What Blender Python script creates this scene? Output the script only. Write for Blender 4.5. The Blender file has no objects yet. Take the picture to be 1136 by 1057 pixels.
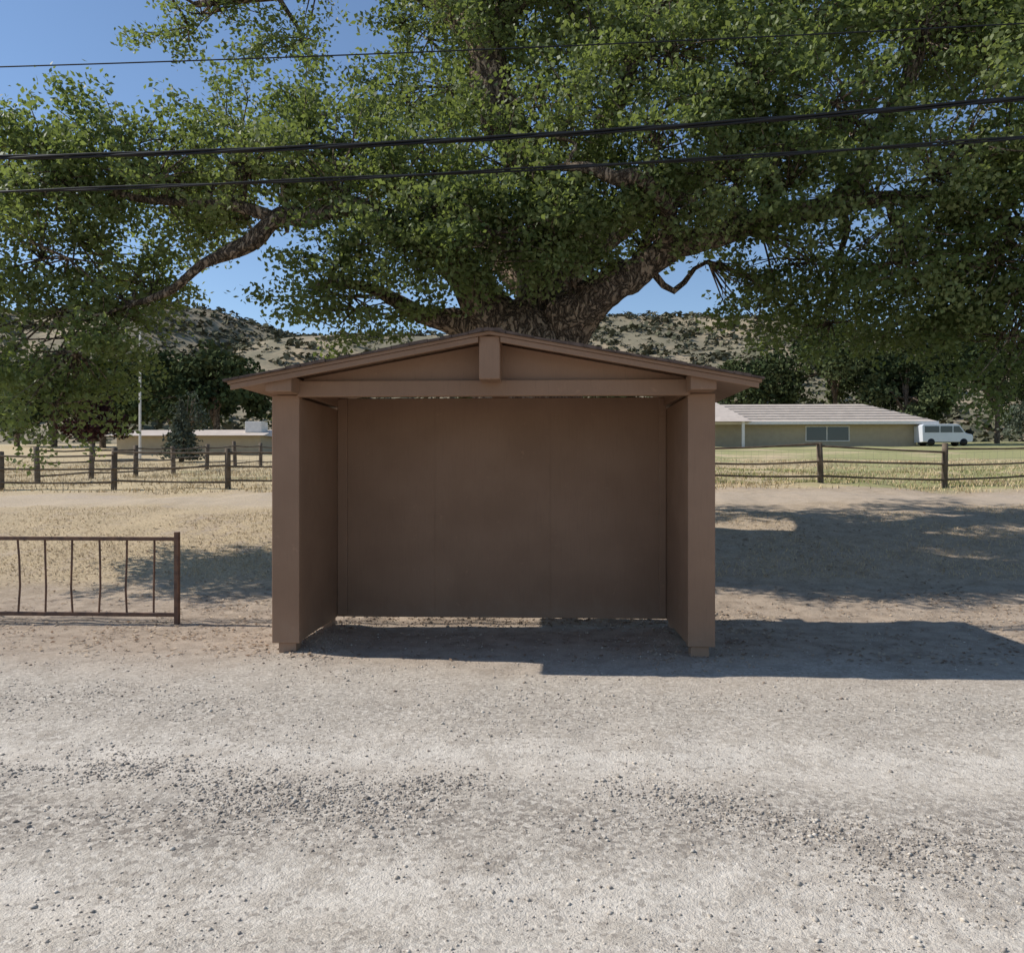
import bpy, math, numpy as np
from mathutils import Vector
R=np.random.default_rng(11)
scene=bpy.context.scene
scene.view_settings.view_transform='Standard'; scene.view_settings.look='None'; scene.view_settings.exposure=0

# ------------------------------------------------------------------ helpers
def frac(a): return a-np.floor(a)
def hsh(i,j,s): return frac(np.sin(i*127.1+j*311.7+s*74.7)*43758.5453)
def vnoise(x,y,s=0):
    i=np.floor(x); j=np.floor(y); fx=x-i; fy=y-j
    fx=fx*fx*(3-2*fx); fy=fy*fy*(3-2*fy)
    a=hsh(i,j,s); b=hsh(i+1,j,s); c=hsh(i,j+1,s); d=hsh(i+1,j+1,s)
    return (a*(1-fx)+b*fx)*(1-fy)+(c*(1-fx)+d*fx)*fy-0.5
def fbm(x,y,s=0,o=4):
    t=0; a=1.0
    for k in range(o):
        t=t+a*vnoise(x,y,s+k); x=x*2.03+3.1; y=y*2.03+1.7; a*=0.5
    return t
def H(x,y):
    x=np.asarray(x,float); y=np.asarray(y,float)
    z=np.interp(y,[-100,8.6,9.6,11,12.5,15,19,23,40,80,130,250,4000],[0,0,.04,.16,.42,.85,1.15,1.42,2.3,4.5,7,9,9])
    z=z-np.clip((y-9)/6,0,1)*0.08*np.clip(-x/6,0,1)
    z=z+0.05*fbm(x*.5,y*.5,3)*np.clip((y-7)/4,0.25,3)
    z=z+0.018*fbm(x*3,y*3,9,3)*np.clip((y-7)/3,0.55,1)
    z=z+0.07*np.exp(-((x+2.15)**2/.06+(y-7.9)**2/.5))+0.05*np.exp(-((x-1.2)**2/.05+(y-8.0)**2/.35))
    z=z+0.06*np.clip(fbm(x*4,y*4,21,3)+.1,0,1)*np.exp(-((y-8.95)/.35)**2)
    z=z-.022*np.exp(-((y-4.55+.1*np.sin(x*.4))/.22)**2)-.022*np.exp(-((y-3.0+.1*np.sin(x*.4))/.22)**2)
    return z
def h1(x,y): return float(H(x,y))

def mesh_np(name,V,F,mat,tint=None,smooth=False):
    V=np.asarray(V,np.float32); F=np.asarray(F,np.int32)
    me=bpy.data.meshes.new(name); m,k=F.shape
    me.vertices.add(len(V)); me.vertices.foreach_set('co',V.ravel())
    me.loops.add(m*k); me.loops.foreach_set('vertex_index',F.ravel())
    me.polygons.add(m); me.polygons.foreach_set('loop_start',np.arange(0,m*k,k,dtype=np.int32))
    if smooth: me.polygons.foreach_set('use_smooth',np.ones(m,bool))
    me.update(calc_edges=True); me.validate()
    if tint is not None:
        a=me.attributes.new('tint','FLOAT','FACE'); a.data.foreach_set('value',np.asarray(tint,np.float32))
    me.materials.append(mat)
    ob=bpy.data.objects.new(name,me); scene.collection.objects.link(ob); return ob
def empty(name,loc=(0,0,0)):
    e=bpy.data.objects.new(name,None); e.location=loc; e.empty_display_size=.3
    scene.collection.objects.link(e); return e
def parent(o,p):
    o.parent=p; o.matrix_parent_inverse=p.matrix_basis.inverted(); return o
def poly(name,V,F,mat,p=None,bevel=0):
    me=bpy.data.meshes.new(name); me.from_pydata([tuple(v) for v in V],[],F); me.update(); me.materials.append(mat)
    o=bpy.data.objects.new(name,me); scene.collection.objects.link(o)
    if bevel:
        b=o.modifiers.new('bevel','BEVEL'); b.width=bevel; b.segments=2; b.limit_method='ANGLE'
    if p: p_=p; o.parent=p_; o.matrix_parent_inverse=p_.matrix_basis.inverted()
    return o
BF=[(0,3,2,1),(4,5,6,7),(0,1,5,4),(1,2,6,5),(2,3,7,6),(3,0,4,7)]
def bv(x0,x1,y0,y1,z0,z1): return [(x0,y0,z0),(x1,y0,z0),(x1,y1,z0),(x0,y1,z0),(x0,y0,z1),(x1,y0,z1),(x1,y1,z1),(x0,y1,z1)]
def box(name,p,x0,x1,y0,y1,z0,z1,mat,bevel=.006): return poly(name,bv(x0,x1,y0,y1,z0,z1),BF,mat,p,bevel)
def boxes(name,L,mat,p=None,bevel=0):
    V=[];F=[]
    for b in L:
        n=len(V); V+=bv(*b) if len(b)==6 else b; F+=[tuple(i+n for i in f) for f in BF]
    return poly(name,V,F,mat,p,bevel)

def tube(pts,rad,sides=8,rough=0.0,sub=1,seed=0):
    P=np.array(pts,float); r=np.array(rad,float)
    if sub>1:
        n=len(P); t=np.linspace(0,n-1,(n-1)*sub+1)
        i=np.clip(np.floor(t).astype(int),0,n-2); f=(t-i)[:,None]
        p0=P[np.maximum(i-1,0)];p1=P[i];p2=P[i+1];p3=P[np.minimum(i+2,n-1)]
        Q=.5*((2*p1)+(-p0+p2)*f+(2*p0-5*p1+4*p2-p3)*f**2+(-p0+3*p1-3*p2+p3)*f**3)
        r=r[i]*(1-f[:,0])+r[i+1]*f[:,0]; P=Q
    n=len(P); T=np.gradient(P,axis=0); T/=np.linalg.norm(T,axis=1)[:,None]+1e-9
    ref=np.array([1.,0.1,0.05]) if np.mean(np.abs(T[:,2]))>.5 else np.array([0.02,0.1,1.])
    A=np.cross(T,ref); A/=np.linalg.norm(A,axis=1)[:,None]+1e-9; B=np.cross(T,A)
    th=np.linspace(0,2*np.pi,sides,endpoint=False)
    rr=r[:,None]*np.ones((1,sides))
    if rough: 
        k=np.arange(n)[:,None]; 
        rr=rr*(1+rough*(2*vnoise(th[None]*1.6+seed,k*.35+seed*3.3,5)+1.0*vnoise(th[None]*4,k*.6,seed)))
    V=P[:,None,:]+rr[...,None]*(np.cos(th)[None,:,None]*A[:,None,:]+np.sin(th)[None,:,None]*B[:,None,:])
    V=V.reshape(-1,3); k=np.arange(n-1)[:,None]*sides; j=np.arange(sides)[None]; j2=(j+1)%sides
    F=np.stack([k+j,k+j2,k+sides+j2,k+sides+j],-1).reshape(-1,4)
    return V,F,P,r
class Acc:
    def __init__(s): s.V=[];s.F=[];s.n=0;s.t=[]
    def add(s,V,F,t=None):
        s.V.append(V); s.F.append(np.asarray(F)+s.n); s.n+=len(V)
        if t is not None: s.t.append(t)
    def make(s,name,mat,smooth=False):
        return mesh_np(name,np.concatenate(s.V),np.concatenate(s.F),mat,np.concatenate(s.t) if s.t else None,smooth)
def unit(v): return v/(np.linalg.norm(v,axis=-1,keepdims=True)+1e-9)
def leafquads(C,size,up=.6,aspect=.62,outer=None):
    n=len(C); N=unit(unit(R.normal(size=(n,3)))+np.array([0,0,up])+(0 if outer is None else .5*outer))
    U=unit(np.cross(N,R.normal(size=(n,3)))); W=np.cross(N,U)
    L=(size*R.uniform(.6,1.25,n))[:,None]; b=L*aspect*.5
    bend=N*L*.12*R.uniform(-1,1,(n,1))
    V=np.stack([C-U*L*.5,C+W*b+U*L*.08+bend,C+U*L*.5,C-W*b+U*L*.08+bend],1).reshape(-1,3)
    return V,np.arange(4*n).reshape(-1,4)

# ------------------------------------------------------------------ materials
def newmat(name):
    m=bpy.data.materials.new(name); m.use_nodes=True; nt=m.node_tree; nt.nodes.clear()
    return m,nt
class G:
    def __init__(s,nt): s.nt=nt
    def n(s,t): return s.nt.nodes.new(t)
    def l(s,a,b): s.nt.links.new(a,b)
    def val(s,inp,v):
        if isinstance(v,bpy.types.NodeSocket): s.l(v,inp)
        else: inp.default_value=v
    def noise(s,vec,scale,detail=4,rough=.55,dist=0):
        x=s.n('ShaderNodeTexNoise'); s.l(vec,x.inputs['Vector']); x.inputs['Scale'].default_value=scale
        x.inputs['Detail'].default_value=detail; x.inputs['Roughness'].default_value=rough; x.inputs['Distortion'].default_value=dist
        return x.outputs['Fac']
    def vor(s,vec,scale,out='Distance',feature='F1'):
        x=s.n('ShaderNodeTexVoronoi'); x.feature=feature; s.l(vec,x.inputs['Vector']); x.inputs['Scale'].default_value=scale
        return x.outputs[out]
    def mp(s,vec,sc=(1,1,1),rot=(0,0,0)):
        x=s.n('ShaderNodeMapping'); s.l(vec,x.inputs['Vector']); x.inputs['Scale'].default_value=sc; x.inputs['Rotation'].default_value=rot
        return x.outputs['Vector']
    def rng(s,v,a,b,c=0.,d=1.,smooth=True):
        x=s.n('ShaderNodeMapRange'); x.interpolation_type='SMOOTHSTEP' if smooth else 'LINEAR'
        s.val(x.inputs['Value'],v)
        for nme,q in zip(('From Min','From Max','To Min','To Max'),(a,b,c,d)): s.val(x.inputs[nme],q)
        return x.outputs['Result']
    def math(s,op,a,b=0.,c=None):
        x=s.n('ShaderNodeMath'); x.operation=op; s.val(x.inputs[0],a); s.val(x.inputs[1],b)
        if c is not None: s.val(x.inputs[2],c)
        return x.outputs[0]
    def mix(s,f,a,b,mode='MIX'):
        x=s.n('ShaderNodeMix'); x.data_type='RGBA'; x.blend_type=mode; x.clamp_factor=True
        s.val(x.inputs[0],f)
        for i,q in ((6,a),(7,b)):
            s.val(x.inputs[i], q if isinstance(q,bpy.types.NodeSocket) else (*q,1))
        return x.outputs[2]
    def bump(s,h,st,dist,nrm=None):
        x=s.n('ShaderNodeBump'); x.inputs['Strength'].default_value=st; x.inputs['Distance'].default_value=dist
        s.l(h,x.inputs['Height'])
        if nrm: s.l(nrm,x.inputs['Normal'])
        return x.outputs['Normal']
    def out(s,col,rough=.85,nrm=None,spec=.3,metal=0):
        b=s.n('ShaderNodeBsdfPrincipled'); s.val(b.inputs['Base Color'],col if isinstance(col,bpy.types.NodeSocket) else (*col,1))
        s.val(b.inputs['Roughness'],rough); b.inputs['Specular IOR Level'].default_value=spec; b.inputs['Metallic'].default_value=metal
        if nrm: s.l(nrm,b.inputs['Normal'])
        o=s.n('ShaderNodeOutputMaterial'); s.l(b.outputs[0],o.inputs[0]); return b
    def pos(s): return s.n('ShaderNodeNewGeometry').outputs['Position']

def simple(name,c,rough=.8,var=.25,scale=6,spec=.3,metal=0,sc=(1,1,1),bump=.2,c2=None):
    m,nt=newmat(name); g=G(nt); p=g.mp(g.pos(),sc)
    n=g.noise(p,scale,4); c2=c2 or tuple(x*(1-var) for x in c)
    col=g.mix(g.rng(n,.3,.7),c,c2); g.out(col,rough,g.bump(g.noise(p,scale*6,2),bump,.01) if bump else None,spec,metal); return m

def leafmat(name,c1,c2,trans=.3,tc=(.13,.2,.02),spec=.3):
    m,nt=newmat(name); g=G(nt)
    at=g.n('ShaderNodeAttribute'); at.attribute_name='tint'
    col=g.mix(at.outputs['Fac'],c1,c2); o=g.n('ShaderNodeOutputMaterial')
    if trans<.15:
        b=g.n('ShaderNodeBsdfDiffuse'); g.l(col,b.inputs['Color']); g.l(b.outputs[0],o.inputs[0]); return m
    b=g.n('ShaderNodeBsdfPrincipled'); g.l(col,b.inputs['Base Color']); b.inputs['Roughness'].default_value=.55; b.inputs['Specular IOR Level'].default_value=spec
    t=g.n('ShaderNodeBsdfTranslucent'); t.inputs['Color'].default_value=(*tc,1)
    mx=g.n('ShaderNodeMixShader'); mx.inputs[0].default_value=trans; g.l(b.outputs[0],mx.inputs[1]); g.l(t.outputs[0],mx.inputs[2])
    g.l(mx.outputs[0],o.inputs[0]); return m

def ground_mat():
    m,nt=newmat('dirt_and_gravel'); g=G(nt); P=g.pos()
    sp=g.n('ShaderNodeSeparateXYZ'); g.l(P,sp.inputs[0]); X,Y=sp.outputs[0],sp.outputs[1]
    nb=g.noise(P,.7,4); nm=g.noise(P,4,4,.65); nf=g.noise(P,30,5,.75); nff=g.noise(P,150,2,.7)
    Yw=g.math('ADD',Y,g.math('MULTIPLY',g.math('SUBTRACT',nb,.5),2.2))
    Yn=g.math('ADD',Y,g.math('MULTIPLY',g.math('SUBTRACT',nb,.5),1.2))
    Yn=g.math('ADD',Yn,g.math('MULTIPLY',g.math('SUBTRACT',nm,.5),.7))
    road=g.mix(g.rng(nf,.38,.62),(.64,.575,.485),(.44,.385,.32))
    road=g.mix(g.math('MULTIPLY',g.rng(nm,.46,.70),.55),road,(.42,.36,.29))
    road=g.mix(g.math('MULTIPLY',g.rng(nff,.50,.66),.55),road,(.30,.255,.21))
    def lane(c,w,w2): 
        d=g.math('ABSOLUTE',g.math('SUBTRACT',Yn,c)); return g.rng(d,w2,w,1,0)
    tr=g.math('MAXIMUM',lane(4.6,.6,.0),lane(3.0,.5,.0)); tr=g.math('MULTIPLY',tr,g.rng(nm,.7,.35,.2,1))
    road=g.mix(g.math('MULTIPLY',tr,.6),road,(.73,.66,.565))
    ln=g.math('MAXIMUM',lane(3.78,.6,.0),g.math('MULTIPLY',lane(5.6,.8,.0),.5))
    v=g.vor(P,42,'Color'); vs=g.n('ShaderNodeSeparateColor'); g.l(v,vs.inputs[0])
    spk=g.rng(g.math('ADD',vs.outputs[0],g.math('MULTIPLY',nm,.9)),.95,1.25)
    road=g.mix(g.math('MULTIPLY',g.math('MULTIPLY',spk,ln),.75),road,(.22,.19,.16))
    road=g.mix(g.math('MULTIPLY',g.rng(vs.outputs[1],.8,.97),.5),road,(.78,.71,.61))
    road=g.mix(g.math('MULTIPLY',g.rng(vs.outputs[2],.86,.98),.6),road,(.28,.24,.20))
    dirt=g.mix(g.rng(nm,.35,.7),(.47,.375,.285),(.31,.24,.18))
    dirt=g.mix(g.math('MULTIPLY',g.rng(nff,.5,.7),.5),dirt,(.56,.46,.36))
    dirt=g.mix(g.math('MULTIPLY',g.rng(nf,.5,.7),.6),dirt,(.22,.17,.13))
    col=g.mix(g.rng(Yw,5.7,7.9),road,dirt)
    straw=g.mix(g.rng(nf,.35,.65),(.64,.505,.325),(.35,.27,.175))
    sm=g.math('MULTIPLY',g.rng(Yw,9.6,11.8),g.rng(g.math('ADD',nm,g.math('MULTIPLY',nb,.6)),.5,.8))
    sm=g.math('MULTIPLY',sm,g.rng(X,6,-4,.3,1))
    col=g.mix(sm,col,straw)
    rd=g.math('MULTIPLY',g.rng(Yw,16.8,17.6),g.rng(Yw,19.3,20.2,1,0)); col=g.mix(g.math('MULTIPLY',rd,.45),col,(.54,.45,.36))
    fld=g.rng(Yw,20.3,21.5); gr=g.noise(P,.22,3)
    field=g.mix(g.rng(g.math('ADD',gr,g.math('MULTIPLY',X,.006)),.47,.62),(.55,.44,.265),(.32,.32,.14))
    field=g.mix(g.math('MULTIPLY',g.rng(nm,.42,.68),.6),field,(.36,.28,.18))
    col=g.mix(fld,col,field)
    hb=g.math('ADD',g.noise(P,60,3,.8),g.math('MULTIPLY',nm,.8))
    g.out(col,.95,g.bump(hb,.8,.018),.1); return m
M_ground=ground_mat()

def paint_mat(name,c,dark=1.0):
    m,nt=newmat(name); g=G(nt); P=g.pos(); c=tuple(x*dark for x in c)
    n=g.noise(P,1.3,4); grain=g.noise(g.mp(P,(28,28,1.3)),3,3,.6)
    col=g.mix(g.rng(n,.3,.7),c,tuple(x*.86 for x in c))
    col=g.mix(g.math('MULTIPLY',g.rng(grain,.5,.75),.32),col,tuple(x*.72 for x in c))
    sp=g.n('ShaderNodeSeparateXYZ'); g.l(P,sp.inputs[0])
    dust=g.math('MULTIPLY',g.rng(g.math('ADD',sp.outputs[2],g.math('MULTIPLY',g.noise(P,7,3),.5)),.2,.6,1,0),.3)
    col=g.mix(dust,col,(.36,.27,.20))
    blot=g.noise(P,9,4,.75); col=g.mix(g.math('MULTIPLY',g.rng(blot,.62,.72),.4),col,tuple(x*1.35 for x in c))
    g.out(col,g.rng(n,.3,.7,.5,.68),g.bump(grain,.4,.004),.3); return m
BR=(.290,.172,.108)
M_paint=paint_mat('brown_painted_wood',BR); M_panel=paint_mat('brown_painted_plywood',BR,.95); M_trim=paint_mat('brown_painted_trim',BR,.93)
M_shingle=simple('asphalt_shingle',(.15,.105,.085),.95,.5,14,bump=.6)
M_rust=simple('rusty_painted_steel',(.2,.115,.075),.8,.5,12,c2=(.11,.07,.055),spec=.3,metal=.1)
M_wood=simple('weathered_fence_wood',(.17,.13,.095),.9,.45,5,sc=(1,1,1),bump=.5)
M_wire=simple('galvanised_wire',(.25,.24,.23),.6,.2,10,metal=.6,bump=0)
M_cable=simple('black_cable_sheath',(.012,.012,.013),.55,.2,10,bump=0)
M_leaf=leafmat('oak_leaves',(.068,.098,.032),(.215,.245,.102),.32,(.32,.40,.085),.3)
M_leafd=leafmat('distant_tree_leaves',(.038,.054,.024),(.105,.122,.056),.1)
M_plum=leafmat('plum_leaves',(.035,.016,.016),(.07,.034,.032),.1)
M_spruce=leafmat('grey_green_leaves',(.07,.085,.06),(.15,.165,.12),.1)
M_shrub=leafmat('chaparral_leaves',(.075,.08,.052),(.16,.15,.10),.1)
M_straw=leafmat('dry_grass_blades',(.44,.34,.20),(.64,.51,.33),.1)
M_litter=leafmat('dead_leaves',(.18,.11,.07),(.54,.43,.31),.05)
def stone_mat(name,a_,b_):
    m,nt=newmat(name); g=G(nt); at=g.n('ShaderNodeAttribute'); at.attribute_name='tint'
    col=g.mix(at.outputs['Fac'],a_,b_); col=g.mix(g.math('MULTIPLY',g.noise(g.pos(),120,2),.4),col,(.36,.30,.25))
    g.out(col,.9,None,.15); return m
M_stone=stone_mat('gravel_stone',(.18,.155,.13),(.72,.65,.55)); M_clod=stone_mat('soil_clod',(.22,.165,.125),(.42,.33,.25))
def bark_mat():
    m,nt=newmat('oak_bark'); g=G(nt); P=g.pos()
    w=g.n('ShaderNodeVectorMath'); w.operation='ADD'; g.l(P,w.inputs[0]); nn=g.n('ShaderNodeTexNoise'); nn.inputs['Scale'].default_value=3; nn.inputs['Detail'].default_value=2; g.l(P,nn.inputs['Vector'])
    sc=g.n('ShaderNodeVectorMath'); sc.operation='SCALE'; sc.inputs['Scale'].default_value=.3; g.l(nn.outputs['Color'],sc.inputs[0]); g.l(sc.outputs[0],w.inputs[1])
    Q=g.mp(w.outputs[0],(7,7,1.6)); r1=g.noise(Q,1.6,4,.6); rid=g.math('ABSOLUTE',g.math('SUBTRACT',r1,.5))
    n=g.noise(P,16,4,.7); hgt=g.math('ADD',g.rng(rid,0,.1),g.math('MULTIPLY',n,.4))
    col=g.mix(g.rng(rid,.005,.06),(.05,.037,.029),(.34,.26,.19)); col=g.mix(g.math('MULTIPLY',g.rng(n,.45,.7),.6),col,(.17,.125,.09))
    g.out(col,.95,g.bump(hgt,1.0,.08),.1); return m
M_bark=bark_mat()
def hill_mat():
    m,nt=newmat('dry_hillside'); g=G(nt); P=g.pos(); a=g.noise(P,.035,4,.6); b=g.noise(P,.3,5,.7)
    col=g.mix(g.rng(b,.35,.60),(.44,.345,.23),(.26,.22,.15)); col=g.mix(g.math('MULTIPLY',g.rng(a,.42,.6),.75),col,(.19,.175,.12))
    g.out(col,.95,None,.1); return m
M_hill=hill_mat()

# ------------------------------------------------------------------ ground
def spread(a,b,step,far,gr=1.12):
    core=list(np.arange(a,b+1e-6,step)); s=step; x=b; out=core
    while x<far: s*=gr; x+=s; out.append(x)
    return out
xp=spread(0,9,.055,2500); xs=np.array(sorted([-v for v in xp[1:]]+xp))
yp=spread(1.5,15,.055,3000,1.07); s=.055;y=1.5;neg=[]
while y>-200: s*=1.3; y-=s; neg.append(y)
ys=np.array(sorted(neg)+yp)
XX,YY=np.meshgrid(xs,ys); ZZ=H(XX,YY)
nx,ny=len(xs),len(ys); idx=np.arange(nx*ny).reshape(ny,nx)
F=np.stack([idx[:-1,:-1],idx[:-1,1:],idx[1:,1:],idx[1:,:-1]],-1).reshape(-1,4)
mesh_np('ground',np.stack([XX,YY,ZZ],-1).reshape(-1,3),F,M_ground,smooth=True)

def HH(x,y):
    t=np.clip((y-115)/190,0,1); t=t*t*(3-2*t)
    ridge=47+4*np.sin(x*.011+2.2)+3*np.sin(x*.031+.5)+9*fbm(x*.012,y*.004,31,4)
    ridge=ridge-np.clip((x-110)/250,0,1)*16
    z=6+t*ridge+(np.clip(t*3,0,1))*(6*fbm(x*.03,y*.03,33,5)) - np.clip((y-330)/300,0,1)*10
    return z-np.clip((125-y)/10,0,1)*4
hx=np.linspace(-700,700,281); hy=np.linspace(105,700,150); HX,HY=np.meshgrid(hx,hy)
idx=np.arange(hx.size*hy.size).reshape(hy.size,hx.size)
F=np.stack([idx[:-1,:-1],idx[:-1,1:],idx[1:,1:],idx[1:,:-1]],-1).reshape(-1,4)
mesh_np('hills',np.stack([HX,HY,HH(HX,HY)],-1).reshape(-1,3),F,M_hill,smooth=True)
n=19000; sx=R.uniform(-250,230,n); sy=R.uniform(125,345,n); keep=(1.3*fbm(sx*.03,sy*.022,41,4)+R.uniform(-.4,.4,n))>-.15
sx=sx[keep];sy=sy[keep];n=len(sx); sr=.5+R.uniform(0,1,n)**2.8*2.3
per=13
d=unit(R.normal(size=(n,per,3))); d[...,2]=np.abs(d[...,2]); rr=R.uniform(.6,1.1,(n,per,1))
base=np.stack([sx,sy,HH(sx,sy)-.2],-1)[:,None,:]
C=(base+d*rr*sr[:,None,None]*np.array([1.15,1.15,.75])).reshape(-1,3)
V,F=leafquads(C,np.repeat(sr,per)*.85,.8,.8,d.reshape(-1,3)); t=np.repeat(R.uniform(0,1,n),per)*.7+R.uniform(0,.3,n*per)
mesh_np('hillside_shrubs',V,F,M_shrub,t)

# ------------------------------------------------------------------ gravel, litter, grass
def stones(name,x,y,s,tint,mat):
    n=len(x); T=np.array([[1,0,0],[0,1,0],[-1,0,0],[0,-1,0],[0,0,.8],[0,0,-.8]])
    FF=np.array([[0,1,4],[1,2,4],[2,3,4],[3,0,4],[1,0,5],[2,1,5],[3,2,5],[0,3,5]])
    V=T[None]*R.uniform(.6,1.3,(n,6,1))*s[:,None,None]*.5*np.array([1,1,.7])
    a=R.uniform(0,6.28,n); c,s_=np.cos(a)[:,None],np.sin(a)[:,None]
    X=V[...,0]*c-V[...,1]*s_; Y=V[...,0]*s_+V[...,1]*c; Z=V[...,2]+V[...,0]*R.uniform(-.4,.4,(n,1))
    V=np.stack([X+x[:,None],Y+y[:,None],Z+H(x,y)[:,None]+s[:,None]*.12],-1).reshape(-1,3)
    F=(np.arange(n)[:,None,None]*6+FF[None]).reshape(-1,3)
    return mesh_np(name,V,F,mat,np.repeat(tint,8))
n=170000; y=R.uniform(2.2,9.5,n); x=R.uniform(-1,1,n)*(y*.75+.5)
lane=np.exp(-((y-3.78+1.0*fbm(x*.6,y*.5,2,3))/.38)**2)
dens=.18+1.2*lane+.35*np.exp(-((y-5.7)/.5)**2); dens*=.15+2.0*np.clip(.45+1.7*fbm(x*1.3,y*2.0,51,4),0,1)
k=R.uniform(0,2.2,n)<dens; x=x[k];y=y[k];lane=lane[k];n=len(x)
s=.005+.011*R.uniform(0,1,n)**2.2+.022*R.uniform(0,1,n)**16+.004*lane
stones('gravel',x,y,s,np.clip(R.normal(.52,.28,n)-.15*lane,0,1),M_stone)
n=2600; y=R.normal(8.85,.35,n); x=R.uniform(-2.4,2.0,n); s=.01+.045*R.uniform(0,1,n)**5
k=(y>8.62)|(R.uniform(0,1,n)<.25); x=x[k];y=y[k];s=s[k]; 
m_=900; x=np.concatenate([x,-2.1+R.normal(0,.22,m_),1.3+R.normal(0,.3,m_),R.uniform(-6,5,m_)]); y=np.concatenate([y,7.6+R.normal(0,.4,m_),7.5+R.normal(0,.4,m_),R.uniform(5.5,11,m_)]); s=np.concatenate([s,.008+.03*R.uniform(0,1,3*m_)**5])
stones('soil_clods',x,y,s,R.uniform(0,1,len(x)),M_clod)
n=15000; y=R.uniform(7.0,16,n); x=R.uniform(-1,1,n)*(y*.75); k=R.uniform(0,1,n)<.3+.7*(fbm(x,y,61,3)>0); x=x[k];y=y[k]
V,F=leafquads(np.stack([x,y,H(x,y)+.012],-1),.05,3.,.55); mesh_np('leaf_litter',V,F,M_litter,R.uniform(0,1,len(x)))
def grass(name,n,y0,y1,h,mat,thr=-.1,w=.012,xr=(-1,1),seed=71):
    y=R.uniform(y0,y1,n); x=R.uniform(xr[0],xr[1],n)*(y*.78); k=fbm(x*.8,y*.8,seed,3)+R.uniform(-.3,.3,n)>thr; x=x[k];y=y[k];n=len(x)
    hh=h*R.uniform(.4,1.2,n); a=R.uniform(0,3.14,n); ln=R.normal(0,.45,(n,2))*hh[:,None]; z=H(x,y)-.01; ww=w*R.uniform(.7,1.4,n)
    V=np.stack([np.stack([x-np.cos(a)*ww,y-np.sin(a)*ww,z],-1),np.stack([x+np.cos(a)*ww,y+np.sin(a)*ww,z],-1),np.stack([x+ln[:,0],y+ln[:,1],z+hh],-1)],1).reshape(-1,3)
    return mesh_np(name,V,np.arange(3*n).reshape(-1,3),mat,R.uniform(0,1,n))
grass('dry_grass',60000,11.2,17,.05,M_straw,.05,.006)
grass('field_grass',60000,20.5,42,.13,M_straw,-.1,.014)
M_gg=leafmat('green_grass_blades',(.19,.215,.075),(.34,.34,.145),.1)
grass('green_grass',18000,22,31,.09,M_gg,-.02,.014,(.25,1),75)

# ------------------------------------------------------------------ shelter
S=empty('roadside_shelter',(-.5,7.9,0))
YF=7.2; YB=8.55
box('post_front_left',S,-2.485,-2.235,YF,YF+.09,.10,2.33,M_paint)
box('post_front_right',S,1.232,1.47,YF,YF+.09,.10,2.33,M_paint)
box('footing_left',S,-2.43,-2.27,YF+.02,YF+.16,-.2,.10,M_paint); box('footing_right',S,1.26,1.42,YF+.02,YF+.16,-.2,.10,M_paint)
box('footing_back_left',S,-2.43,-2.27,YB-.1,YB+.04,-.2,.12,M_paint); box('footing_back_right',S,1.26,1.42,YB-.1,YB+.04,-.2,.12,M_paint)
box('side_wall_left',S,-2.465,-2.238,YF+.09,YB+.05,.11,2.31,M_panel); box('side_wall_right',S,1.235,1.45,YF+.09,YB+.05,.11,2.31,M_panel)
box('back_wall',S,-2.238,1.235,YB,YB+.04,.11,2.428,M_panel,.003)
box('corner_trim_left',S,-2.235,-2.13,YB-.035,YB,.13,2.42,M_panel); box('corner_trim_right',S,1.16,1.232,YB-.035,YB,.13,2.42,M_panel)
boxes('panel_battens',[(-1.2,-1.194,YB-.003,YB,.12,2.42),(.02,.026,YB-.003,YB,.12,2.42)],M_panel,S)
box('front_beam',S,-2.245,1.245,YF-.035,YF+.055,2.312,2.455,M_trim,.008)
box('back_beam',S,-2.235,1.245,YB+.045,YB+.1,2.2,2.40,M_paint)
sl=.184; zr=2.845; xc=-.50
def zroof(x): return zr-abs(x-xc)*sl
box('eave_beam_left',S,-2.455,-2.225,YF-.26,YB+.5,2.335,2.475,M_paint,.01); box('eave_beam_right',S,1.21,1.43,YF-.26,YB+.5,2.335,2.475,M_paint,.01)
box('ridge_beam',S,-.59,-.41,YF-.29,YB+.5,2.43,2.80,M_paint,.01)
for nm,y0,y1,zb in (('gable_front',YF+.015,YF+.04,2.44),('gable_back',YB+.05,YB+.075,2.45)):
    prof=[(-2.2,zb),(1.2,zb),(1.2,zroof(1.2)-.06),(xc,zr-.06),(-2.2,zroof(-2.2)-.06)]
    V=[(x,y0,z) for x,z in prof]+[(x,y1,z) for x,z in prof]
    F=[(0,1,2,3,4),(9,8,7,6,5)]+[(i,i+5,(i+1)%5+5,(i+1)%5) for i in range(5)]
    poly(nm,V,F,M_panel,S)
RY0,RY1=6.87,9.25; XL,XR=-2.76,1.79
def slab(x0,x1,y0,y1,t0,t1):
    return [(x0,y0,zroof(x0)-t0),(x1,y0,zroof(x1)-t0),(x1,y1,zroof(x1)-t0),(x0,y1,zroof(x0)-t0),(x0,y0,zroof(x0)+t1),(x1,y0,zroof(x1)+t1),(x1,y1,zroof(x1)+t1),(x0,y1,zroof(x0)+t1)]
boxes('roof_deck',[slab(XL,xc-.0005,RY0,RY1,.035,-.01),slab(xc+.0005,XR,RY0,RY1,.035,-.01)],M_trim,S)
boxes('barge_boards',[slab(XL+.02,-.595,RY0+.012,RY0+.045,.085,-.037),slab(-.405,XR-.02,RY0+.012,RY0+.045,.085,-.037)],M_trim,S,.004)
sh=[]
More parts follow.
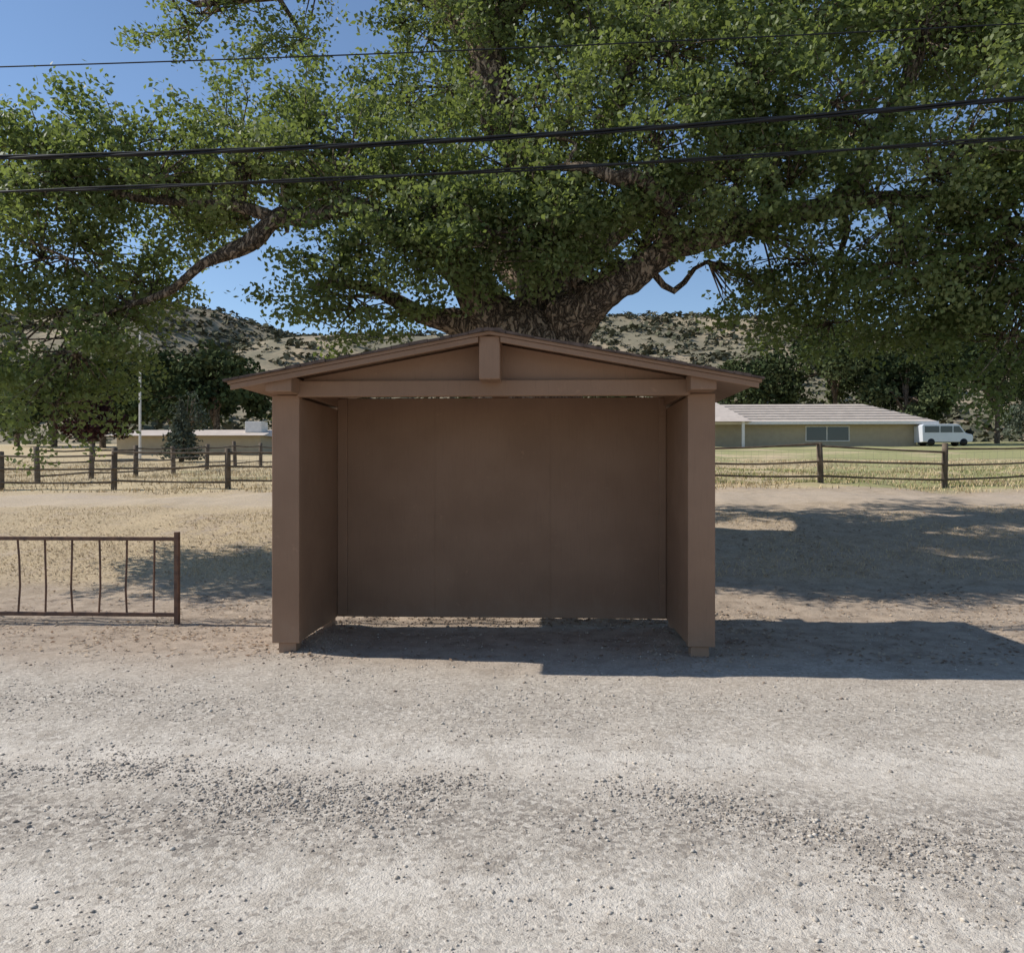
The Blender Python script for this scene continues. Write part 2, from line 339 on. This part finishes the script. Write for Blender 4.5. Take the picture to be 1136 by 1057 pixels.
def rowr(x0,x1):
    x=x0
    while x<x1-.02:
        w=min(R.uniform(.1,.16),x1-x); yy=RY0-.012-R.uniform(0,.03); 
        j=R.uniform(0,.014); sh.append(slab(x,x+w-.004,yy,RY1+.02,.008,.006+j)); x+=w
rowr(XL-.03,xc); rowr(xc,XR+.03)
boxes('roof_shingles',sh,M_shingle,S)
caps=[]; yy=RY0-.03
while yy<RY1:
    caps.append([(xc-.13,yy,zroof(xc-.13)+.012),(xc+.13,yy,zroof(xc+.13)+.012),(xc+.13,yy+.2,zroof(xc+.13)+.008),(xc-.13,yy+.2,zroof(xc-.13)+.008),(xc-.1,yy,zr+.012),(xc+.1,yy,zr+.012),(xc+.1,yy+.2,zr+.006),(xc-.1,yy+.2,zr+.006)]); yy+=.15
boxes('ridge_caps',caps,M_shingle,S)

# ------------------------------------------------------------------ metal railing
Rl=empty('metal_railing',(-5.5,8.6,0))
XE=-4.0
L=[(XE-.035,XE+.015,8.58,8.63,-.1,1.0),(-8.4,XE-.035,8.585,8.625,.905,.945),(-8.4,XE-.035,8.585,8.625,.085,.125)]
boxes('frame',L,M_rust,Rl,.004)
bars=Acc(); x=XE-.26
while x>-8.4:
    j=R.normal(0,.012); pts=[(x+R.normal(0,.006),8.605,.125),(x+j,8.605+R.normal(0,.01),.4),(x+j*.5,8.605,.7),(x,8.605,.905)]
    V,F,_,_=tube(pts,[.011]*4,6); bars.add(V,F); x-=.305
parent(bars.make('bars',M_rust,True),Rl)
boxes('far_post',[(-8.45,-8.4,8.58,8.63,-.1,1.0)],M_rust,Rl,.004)

# ------------------------------------------------------------------ fences
def fence(name,pts,post_h=1.12,pr=.085,rails=(.98,.6,.22),mesh=True,rr=.032):
    E=empty(name,(pts[0][0],pts[0][1],h1(*pts[0]))); P=Acc(); Q=Acc(); Wr=Acc()
    for (x,y) in pts:
        z=h1(x,y); h=post_h*R.uniform(.93,1.05); lean=R.normal(0,.03,2)
        V,F,_,_=tube([(x,y,z-.3),(x+lean[0]*.5,y+lean[1]*.5,z+h*.5),(x+lean[0],y+lean[1],z+h),(x+lean[0],y+lean[1],z+h+.012)],[pr,pr*.97,pr*.92,.005],9,.08,1,R.integers(9)); P.add(V,F)
    for a,b in zip(pts[:-1],pts[1:]):
        for rz in rails:
            za=h1(*a)+rz+R.normal(0,.03); zb_=h1(*b)+rz+R.normal(0,.03); m=((a[0]+b[0])/2,(a[1]+b[1])/2,(za+zb_)/2-R.uniform(0,.05))
            V,F,_,_=tube([(a[0],a[1]-.06,za),(m[0],m[1]-.06,m[2]),(b[0],b[1]-.06,zb_)],[rr,rr*.85,rr],6,.15,3,3); Q.add(V,F)
        if mesh:
            for rz in np.arange(.1,.95,.2):
                V,F,_,_=tube([(a[0],a[1]+.02,h1(*a)+rz),(b[0],b[1]+.02,h1(*b)+rz)],[.003,.003],3); Wr.add(V,F)
            Ls=math.dist(a,b)
            for t in np.arange(0,1,.2/Ls):
                x=a[0]+(b[0]-a[0])*t;y=a[1]+(b[1]-a[1])*t;z=h1(a[0],a[1])*(1-t)+h1(*b)*t
                V,F,_,_=tube([(x,y+.02,z+.1),(x,y+.02,z+.9)],[.002,.002],3); Wr.add(V,F)
    parent(P.make('posts',M_wood,True),E); parent(Q.make('rails',M_wood,True),E)
    if mesh: parent(Wr.make('wire_mesh',M_wire),E)
fx=[7.35+3.25*k for k in range(-10,6)]
fence('split_rail_fence',[(x,22.2) for x in fx])
fence('split_rail_fence',[(-15.5+.32*k,24+2.3*k) for k in range(0,9)],1.15,.09,mesh=False)

# ------------------------------------------------------------------ power lines
def cable(name,y,f,r,strands=1,amp=.012,fr=2.2):
    E=Acc(); xs=np.linspace(-38,38,500)
    for k in range(strands):
        ph=k*2*math.pi/max(strands,1); a=amp if strands>1 else 0
        pts=[(x,y+a*math.sin(x*fr+ph),f(x)+a*math.cos(x*fr+ph)) for x in xs]
        V,F,_,_=tube(pts,[r]*len(pts),6); E.add(V,F)
    return E.make(name,M_cable,True)
cable('power_line',9.3,lambda x:5.47+.036*(x+1.1)+.003*(x+1.1)**2,.014,3,.018,1.7)
cable('power_line',9.35,lambda x:5.15+.038*x+.0018*x*x,.012,2,.014,1.3)
cable('power_line',9.6,lambda x:6.68+.02*x+.001*x*x,.008)

# ------------------------------------------------------------------ oak
O=empty('oak_tree',(-.3,13.5,h1(-.3,13.5)))
W=Acc(); SK=[];SR=[]
def limb(pts,sub=5,sides=14,rough=.16,seed=0):
    p=[q[:3] for q in pts]; r=[q[3] for q in pts]
    V,F,P,rr=tube(p,r,sides,rough,sub,seed); W.add(V,F); SK.append(P); SR.append(rr)
limb([(-.3,13.5,.2,1.35),(-.3,13.5,.9,1.05),(-.32,13.5,2.0,.9),(-.35,13.5,3.0,.87),(-.4,13.5,3.8,.85),(-.4,13.6,4.4,.45)],7,28,.14,1)
limb([(-.5,13.4,3.3,.5),(-.85,13.25,4.1,.42),(-1.35,12.8,4.75,.25),(-1.9,12.3,5.15,.2),(-2.5,12,5.42,.17),(-3.0,11.9,5.6,.15),(-3.6,12,5.45,.14),(-4.0,12,5.5,.13),(-4.5,12,5.1,.12),(-5.2,12,4.8,.08),(-5.7,12,4.4,.06),(-6.3,12,4.2,.035)],6,14,.28,2)
limb([(-4.0,12,5.45,.10),(-4.9,12,5.7,.08),(-6.0,12.1,5.8,.06),(-7.3,12.2,6.1,.05),(-9,12.4,6.3,.05),(-11.5,12.6,6,.03)],5,10,.25,3)
limb([(-.7,13.4,3.7,.45),(-1.3,13.2,4.05,.25),(-2.0,13,4.2,.15),(-2.9,12.7,4.6,.09),(-3.8,12.6,4.6,.04)],5,12,.25,4)
limb([(-.0,13.45,3.2,.55),(.3,13.2,4.0,.47),(.85,12.8,4.5,.34),(1.35,12.6,4.75,.25),(1.9,12.5,5.1,.22),(2.6,12.4,5.25,.19),(3.4,12.4,5.55,.17),(4.2,12.3,5.6,.17),(4.6,12.2,6.0,.15),(4.8,12.2,6.6,.13),(5.3,12.2,7.4,.11),(5.5,12.2,8.2,.09),(5.8,12.2,8.9,.07)],6,14,.28,5)
limb([(4.2,12.3,5.6,.12),(5.2,12.1,5.7,.09),(5.9,12,5.6,.08),(6.6,12,5.3,.07),(7.8,12,4.8,.04)],5,10,.25,6)
limb([(1.8,12.5,5.0,.14),(1.75,11.9,5.45,.12),(1.3,11.4,5.75,.13),(.9,11.2,5.72,.1),(.5,11.2,5.85,.07),(-.2,11.3,5.9,.04)],5,10,.25,7)
limb([(-.3,13.6,3.6,.6),(-.1,13.8,4.9,.45),(-.0,13.9,6,.38),(-.3,13.9,6.9,.36),(-.75,13.7,7.5,.36),(-.95,13.6,8.2,.31),(-1.1,13.6,9.0,.3),(-1.7,14.0,9.8,.26),(-2.6,14.3,10.5,.2),(-3.8,14.3,11.6,.1)],6,14,.2,8)
limb([(-1.0,13.8,8.6,.2),(-.5,13.9,10,.22),(.8,13.6,11.2,.15),(2.5,13.5,12.2,.08)],5,10,.2,9)
limb([(0,13.9,5.6,.24),(.6,13.4,6.6,.19),(1.1,13,7.6,.15),(1.7,12.8,9,.11),(3,12.8,10.8,.07)],5,10,.2,10)
limb([(-.1,13.9,4.8,.4),(1.6,15.8,6.6,.27),(3.5,17.2,8.0,.18),(6.5,18,9.2,.08)],5,10,.2,11)
limb([(-.2,13.9,4.9,.35),(-2,15.6,6.8,.24),(-4.5,16.8,8.0,.14),(-8,17.2,8.0,.06)],5,10,.2,12)
limb([(3.3,12.4,5.45,.16),(3.5,13,6.6,.13),(3.3,13.2,8,.1),(4,13.4,9.8,.06)],5,10,.2,13)
limb([(-2.5,14.3,10.5,.14),(-4.3,14.2,10.2,.1),(-6.2,14,9.9,.05)],5,8,.2,14)
SKP=np.concatenate(SK); SKR=np.concatenate(SR)
B=[(-7.7,12,6.6,1.0,.6),(-6.4,12.2,6.7,1.1,.6),(-7.3,11.8,5.9,1.1,.6),(-5.9,12,6.1,1.1,.65),(-5.0,13,7.2,1.1,.65),(-3.7,13,7.4,1.0,.7),
(-4.5,12,6.2,1.1,.6),(-3.1,12,6.2,1.1,.65),(-7.7,12,4.9,.9,.7),(-6.8,13,4.8,.9,.5),(-7.3,12,3.7,1.0,.8),(-7.5,12,2.7,.9,.6),(-5.6,13,5.6,.6,.3),
(-2.4,14,8.0,.9,.8),(-1.8,12,6.2,1.0,.75),(-3.2,12,4.8,.8,.6),(-3.0,12.5,4.2,1.1,.5),(-2.1,11.7,5.0,1.0,.6),(-.6,11.8,6.1,1.0,.7),(-.8,11.4,5.0,1.1,.6),
(.1,11.6,5.1,.9,.6),(.4,11.9,7.0,.9,.8),(.7,13,8.6,1.0,.8),(1.8,12,7.8,1.1,.9),(1.5,11.4,6.6,1.0,.7),(3.0,12,7.3,1.1,.9),(2.6,11.8,6.2,1.1,.7),
(2.1,11.8,5.6,.8,.45),(3.9,13,8.7,1.2,.8),(4.0,11.5,6.8,1.0,.8),(5.4,12,7.9,1.1,.8),(6.5,12.2,7.9,.9,.9),(5.6,11.2,6.1,1.0,.8),(6.8,11.6,6.2,1.,.7),
(4.2,13,5.0,1.1,.55),(5.0,12,4.7,1.1,.6),(6.4,12,4.7,1.1,.8),(7.0,12.6,3.7,1.1,.9),(3.5,13.5,4.5,.9,.45),(4.8,14,4.2,1.,.5),(6.2,13.5,4.0,1.1,.65),
(-5.8,14,9.8,.8,.4),(-4.7,14,9.2,.5,.3),(-4.1,14.2,10.2,.7,.4),(-2.4,14.3,9.6,.5,.35),(-6.8,14,9.4,.5,.3),(-8.2,12.2,6.2,.8,.6),(-9.3,12.3,6,1.2,.8),(-10.8,12.5,5.8,1.2,.8),(-9.4,12,4.6,.9,.6),(-8.6,12.2,3.4,.6,.7),
(7.8,12,6.6,1.2,1.0),(7.6,12.2,8.4,1.2,1.1),(8.6,12,5.2,1.2,1.0),(8.4,12.5,3.8,1,.8),(-1.4,12.6,7.2,.6,.5),(-3.0,13,6.9,1.0,.6),(2.3,13,9.4,1.2,.8),(-.1,12.8,9.3,.4,.4),
(-7.5,13.2,5.3,.9,.5),(-3.9,12.4,5.9,.6,.3),(0.9,12.,5.4,.8,.5),(3.3,11.5,6.2,.9,.6),(1.7,13.2,5.9,.9,.5),(4.6,11.6,5.5,.9,.45),(-1.5,11.5,5.5,.9,.5),(.3,12.3,4.8,.6,.3),(3.0,11.8,5.3,.7,.3),(5.8,12.3,5.3,.9,.4),(6.9,12,5.6,.9,.5),
(-1.3,12.1,4.8,.8,.4),(-.3,12.2,5.5,.9,.5),(.9,12.3,6.2,.8,.5),(7.4,12.4,4.6,.9,.7),(5.6,13,4.5,.9,.5),(-7.0,12.6,4.2,.9,.5),
(-10.3,10.8,5.3,.6,.4),(-9.3,11.1,5.0,.45,.3),(-11.2,11.6,4.9,.6,.4),(-9.9,11.9,4.3,.4,.3),(-4.6,12.3,5.6,.6,.25),(-.2,13,7.7,.5,.4)]
for k in range(18):
    a=R.uniform(-2,8.5); B.append((a,R.uniform(12,16),R.uniform(9.6,12.6)-abs(a-2)*.12,R.uniform(1,1.4),R.uniform(.7,1.0)))
for k in range(24):
    y=R.uniform(15,19.5); B.append((R.uniform(-2.5,9.5),y,R.uniform(1.9+.27*y,2.4+.6*y),R.uniform(1.0,1.4),R.uniform(.5,.8)))
for k in range(7):
    y=R.uniform(15,17.5); B.append((R.uniform(-10,-2),y,R.uniform(2+.29*y,1.0+.40*y),R.uniform(1.0,1.4),R.uniform(.4,.6)))
LV=Acc(); 
for bi,(x,y,z,rx,rz) in enumerate(B):
    c=np.array([x,y,z]); near=y<14.6
    ds=np.linalg.norm(SKP-c,axis=1)+np.where(SKR>.5,3,0)+np.where(SKP[:,2]>z+.4,.8,0); k=int(np.argmin(ds)); s0=SKP[k]; r0=min(SKR[k]*.6,.03+.014*ds[k])
    mid=(s0+c)/2+np.array([R.normal(0,.2),R.normal(0,.2),.12*ds[k]*.6+R.normal(0,.15)]); q=s0*.75+c*.25+R.normal(0,.12,3); 
    V,F,_,_=tube([s0,q,mid,c+R.normal(0,.1,3)],[r0,r0*.85,r0*.6,.018],7,.2,3,bi); W.add(V,F); bp=[q,mid,c]
    ns=int(30*rx*rx*rz/.8*(1 if near else .45))+6
    tb=R.uniform(.05,.65)
    for j in range(ns):
        d=unit(R.normal(size=3)); rad=R.uniform(.25,1.25)**.6
        sc=c+d*rad*np.array([rx,rx*.9,rz])*1.08; cr=R.uniform(.16,.37)
        st=bp[R.integers(1,3)]
        V,F,_,_=tube([st,(st+sc)/2+R.normal(0,.08,3),sc],[.016,.011,.005],4); W.add(V,F)
        nl=int((130 if near else 65)*(cr/.31)**2*R.uniform(.6,1.2))
        dd=unit(R.normal(size=(nl,3)))*(R.uniform(.1,1,(nl,1))**.6)*cr*np.array([1.15,1.15,.6])
        dd+=d[None]*R.uniform(-.25,.35,(nl,1))
        V,F=leafquads(sc+dd,.092 if near else .125,.7,.64); tt=np.clip(tb+R.normal(0,.14)+R.normal(0,.22,nl),0,1); LV.add(V,F,tt)
parent(W.make('trunk_and_limbs',M_bark,True),O); parent(LV.make('foliage',M_leaf),O)
print('leaves',LV.n//4)

# ------------------------------------------------------------------ background trees
def tree(name,x,y,h,r,mat,leaf=.35,n=5200,low=.25,z=None,seed=0,trunk=.35):
    z=h1(x,y) if z is None else z; E=empty(name,(x,y,z)); w=Acc(); lv=Acc()
    V,F,_,_=tube([(x,y,z-.5),(x+.1,y,z+h*.25),(x-.1,y,z+h*.5),(x,y,z+h*.8)],[trunk,trunk*.75,trunk*.5,trunk*.15],9,.1,3,seed); w.add(V,F)
    nc=20; per=n//(nc*5)
    for k in range(nc):
        d=unit(R.normal(size=3)); d[2]=abs(d[2])*1.2-.45; q=R.uniform(.55,1)
        c=np.array([x,y,z+h*(low+1)/2])+d*q*np.array([r*.76,r*.76,h*(1-low)*.42])
        V,F,_,_=tube([(x,y,z+h*R.uniform(.2,.5)),c*.5+np.array([x,y,z+h*.5])*.5,c],[trunk*.4,trunk*.25,.04],5); w.add(V,F)
        tb=R.uniform(0,.7)
        for j in range(5):
            cc=c+unit(R.normal(size=3))*r*.22; dd=unit(R.normal(size=(per,3))); 
            C=cc+dd*R.uniform(.5,1,(per,1))*r*R.uniform(.16,.3)*np.array([1,1,.75])
            V,F=leafquads(C,leaf,.6,.75,dd); lv.add(V,F,np.clip(tb+R.normal(0,.15,per),0,1))
    parent(w.make('trunk',M_bark,True),E); parent(lv.make('crown',mat),E)
def conifer(name,x,y,h,r,mat,n=3500,leaf=.25):
    z=h1(x,y); E=empty(name,(x,y,z)); V,F,_,_=tube([(x,y,z-.3),(x,y,z+h*.5),(x,y,z+h)],[.16,.1,.02],8); w=Acc(); w.add(V,F)
    t=R.uniform(0.03,1,n)**1.0; lay=np.floor(t*12)/12; rad=(1-t)*r*(.55+.45*(1-(t-lay)*12))*R.uniform(.6,1.05,n); a=R.uniform(0,6.28,n)
    rad*=1+.25*np.sin(a*5+lay*20)
    C=np.stack([x+np.cos(a)*rad,y+np.sin(a)*rad,z+.1+t*h],-1); V,F=leafquads(C,leaf,.3,.45); 
    parent(w.make('trunk',M_bark),E); lv=Acc(); lv.add(V,F,R.uniform(0,1,n)); parent(lv.make('needles',mat),E)
for (x,y,h,r) in ((-27.5,66,10,5.5),(-35,74,10,6),(-45,80,10.5,6.5),(-55,88,11,7),(-64,95,11,7),(-24,84,9,6),
    (25,98,12.5,6.5),(33,95,17,8.5),(44,98,18.5,8.5),(17,105,11.5,6),(55,102,18,9),(8,112,11,6),(-9,118,11,6),(66,110,15,9),(39,90,11,5.5)):
    tree('distant_oak_tree',x,y,h,r,M_leafd,.45,9000,.04)
tree('plum_tree',-26.5,46,4.0,2.1,M_plum,.22,4000,.1,trunk=.15)
tree('grey_green_bush',-20.3,45,4.6,1.3,M_spruce,.12,1200,.1,trunk=.08)
conifer('conifer_tree',-19.8,43,3.2,1.3,M_spruce)
tree('grey_green_bush',37.5,64,4.2,2.6,M_spruce,.22,5000,.02,trunk=.12)

# ------------------------------------------------------------------ buildings
M_wall=simple('olive_stucco',(.40,.34,.24),.9,.1,2,bump=0); M_roof=simple('pale_metal_roof',(.60,.51,.43),.6,.15,1.5,bump=0); M_white=simple('white_trim',(.72,.69,.64),.6,.1,4,bump=0)
M_glass=simple('dark_glass',(.02,.03,.04),.08,.1,1,spec=.6,bump=0)
Hs=empty('ranch_house',(26,84,4.4)); ze=6.85; zrg=9.0
box('walls',Hs,6,35.6,80,89,3.6,ze,M_wall,.02)
x0,x1,y0,y1=5,37.2,79,90; 
V=[(x0,y0,ze),(x1,y0,ze),(x1,y1,ze),(x0,y1,ze),(x0+5,84.5,zrg),(x1-5,84.5,zrg),(x0,y0,ze-.18),(x1,y0,ze-.18),(x1,y1,ze-.18),(x0,y1,ze-.18)]
poly('roof',V,[(0,1,5,4),(1,2,5),(2,3,4,5),(3,0,4),(0,6,7,1),(1,7,8,2),(2,8,9,3),(3,9,6,0),(6,9,8,7)],M_roof,Hs)
rb=[]
for k in range(1,7):
    t=k/7; y=y0+(84.5-y0)*t; z=ze+(zrg-ze)*t; rb.append((x0+5*t,x1-5*t,y-.12,y+.1,z-.05,z+.07))
boxes('roof_battens',rb,M_roof,Hs)
boxes('fascia',[(x0,x1,y0-.06,y0-.005,ze-.25,ze+.02)],M_white,Hs)
boxes('wing_roof',[[(5,77.5,ze-.05),(19.3,77.5,ze-.05),(19.3,79.5,ze-.05),(5,79.5,ze-.05),(5,84,9.3),(17,84,9.3),(17,84.6,9.3),(5,84.6,9.3)]],M_roof,Hs)
boxes('porch_post',[(18.4,18.65,77.8,78.05,3.8,ze-.05),(13,13.25,77.8,78.05,3.8,ze-.05)],M_white,Hs)
boxes('window_frame',[(25,29.2,79.93,79.995,5.0,5.08),(25,29.2,79.93,79.995,6.42,6.5),(25,25.08,79.93,79.995,5.08,6.42),(29.12,29.2,79.93,79.995,5.08,6.42),(27,27.08,79.93,79.995,5.08,6.42)],M_white,Hs)
boxes('window_glass',[(25.08,27,79.95,79.99,5.08,6.42),(27.08,29.12,79.95,79.99,5.08,6.42)],M_glass,Hs)
Sh=empty('storage_building',(-26,58,3.3)); box('walls',Sh,-31,-20.5,57,63,3,4.5,M_wall,.02)
boxes('roof',[[(-31.6,56.3,4.5),(-20,56.3,4.5),(-20,63.6,4.5),(-31.6,63.6,4.5),(-31.2,59.9,5.1),(-20.4,59.9,5.1),(-20.4,60.1,5.1),(-31.2,60.1,5.1)]],M_roof,Sh)
box('rooftop_unit',Sh,-22,-20.8,58,59.4,4.8,5.6,M_white,.03)
zf=h1(-22.6,44); Fp=empty('flagpole',(-22.6,44,zf)); V,F,_,_=tube([(-22.6,44,zf-.2),(-22.6,44,zf+4),(-22.6,44,zf+8.3)],[.07,.06,.045],10); parent(mesh_np('pole',V,F,M_white,smooth=True),Fp)
V,F,_,_=tube([(-22.6,44,zf+8.3),(-22.6,44,zf+8.36),(-22.6,44,zf+8.44),(-22.6,44,zf+8.5)],[.03,.09,.09,.01],10); parent(mesh_np('finial',V,F,M_white,smooth=True),Fp)
def van(name,x,y,mat):
    z=h1(x,y); E=empty(name,(x,y,z)); 
    pr=[(-2.3,.35),(2.3,.35),(2.4,.8),(2.3,1.05),(1.7,1.2),(1.15,1.95),(.9,2.05),(-2.2,2.05),(-2.35,1.9)]
    n=len(pr); V=[(x+a,y-.9,z+b) for a,b in pr]+[(x+a,y+.9,z+b) for a,b in pr]
    poly('body',V,[tuple(range(n)),tuple(range(2*n-1,n-1,-1))]+[(i,i+n,(i+1)%n+n,(i+1)%n) for i in range(n)],mat,E,.06)
    wn=[]
    for a,b,c,d in ((-2.1,-.75,-.75,-2.1),(-.65,.45,.45,-.65),(.55,1.5,1.05,.55)):
        wn.append([(x+a,y-.915,z+1.25),(x+b,y-.915,z+1.25),(x+b,y-.905,z+1.25),(x+a,y-.905,z+1.25),(x+d,y-.915,z+1.85),(x+c,y-.915,z+1.85),(x+c,y-.905,z+1.85),(x+d,y-.905,z+1.85)])
    boxes('windows',wn,M_glass,E)
    a=Acc()
    for wx in (-1.5,1.5):
        for wy in (-.92,.68):
            V,F,_,_=tube([(x+wx,y+wy,z+.34),(x+wx,y+wy+.01,z+.34),(x+wx,y+wy+.23,z+.34),(x+wx,y+wy+.24,z+.34)],[.02,.34,.34,.02],16); a.add(V,F)
    parent(a.make('wheels',M_cable),E)
van('parked_van',37.6,79,simple('white_vehicle_paint',(.62,.64,.68),.3,.05,1,spec=.5,bump=0))

# ------------------------------------------------------------------ light, sky, camera
sd=Vector((1,-.10,-.885)).normalized(); el=math.asin(-sd.z); az=math.atan2(-sd.x,-sd.y)
L=bpy.data.lights.new('sun','SUN'); L.energy=5.0; L.angle=math.radians(.5); L.color=(1,.95,.875)
lo=bpy.data.objects.new('sun',L); lo.rotation_euler=sd.to_track_quat('-Z','Y').to_euler(); scene.collection.objects.link(lo)
w=bpy.data.worlds.new('World'); scene.world=w; w.use_nodes=True; nt=w.node_tree; bg=nt.nodes['Background']
sk=nt.nodes.new('ShaderNodeTexSky'); sk.sky_type='NISHITA'; sk.sun_disc=False; sk.sun_elevation=el; sk.sun_rotation=az%(2*math.pi); sk.air_density=1.0; sk.dust_density=.05; sk.ozone_density=2.5; sk.altitude=600
nt.links.new(sk.outputs[0],bg.inputs[0]); bg.inputs[1].default_value=.14
cd=bpy.data.cameras.new('camera'); cd.sensor_width=36; cd.sensor_fit='HORIZONTAL'; cd.lens=28.5; cd.clip_end=6000; cd.clip_start=.05
co=bpy.data.objects.new('camera',cd); co.location=(0,0,1.6); co.rotation_euler=(math.radians(90),0,math.radians(2.54)); scene.collection.objects.link(co); scene.camera=co
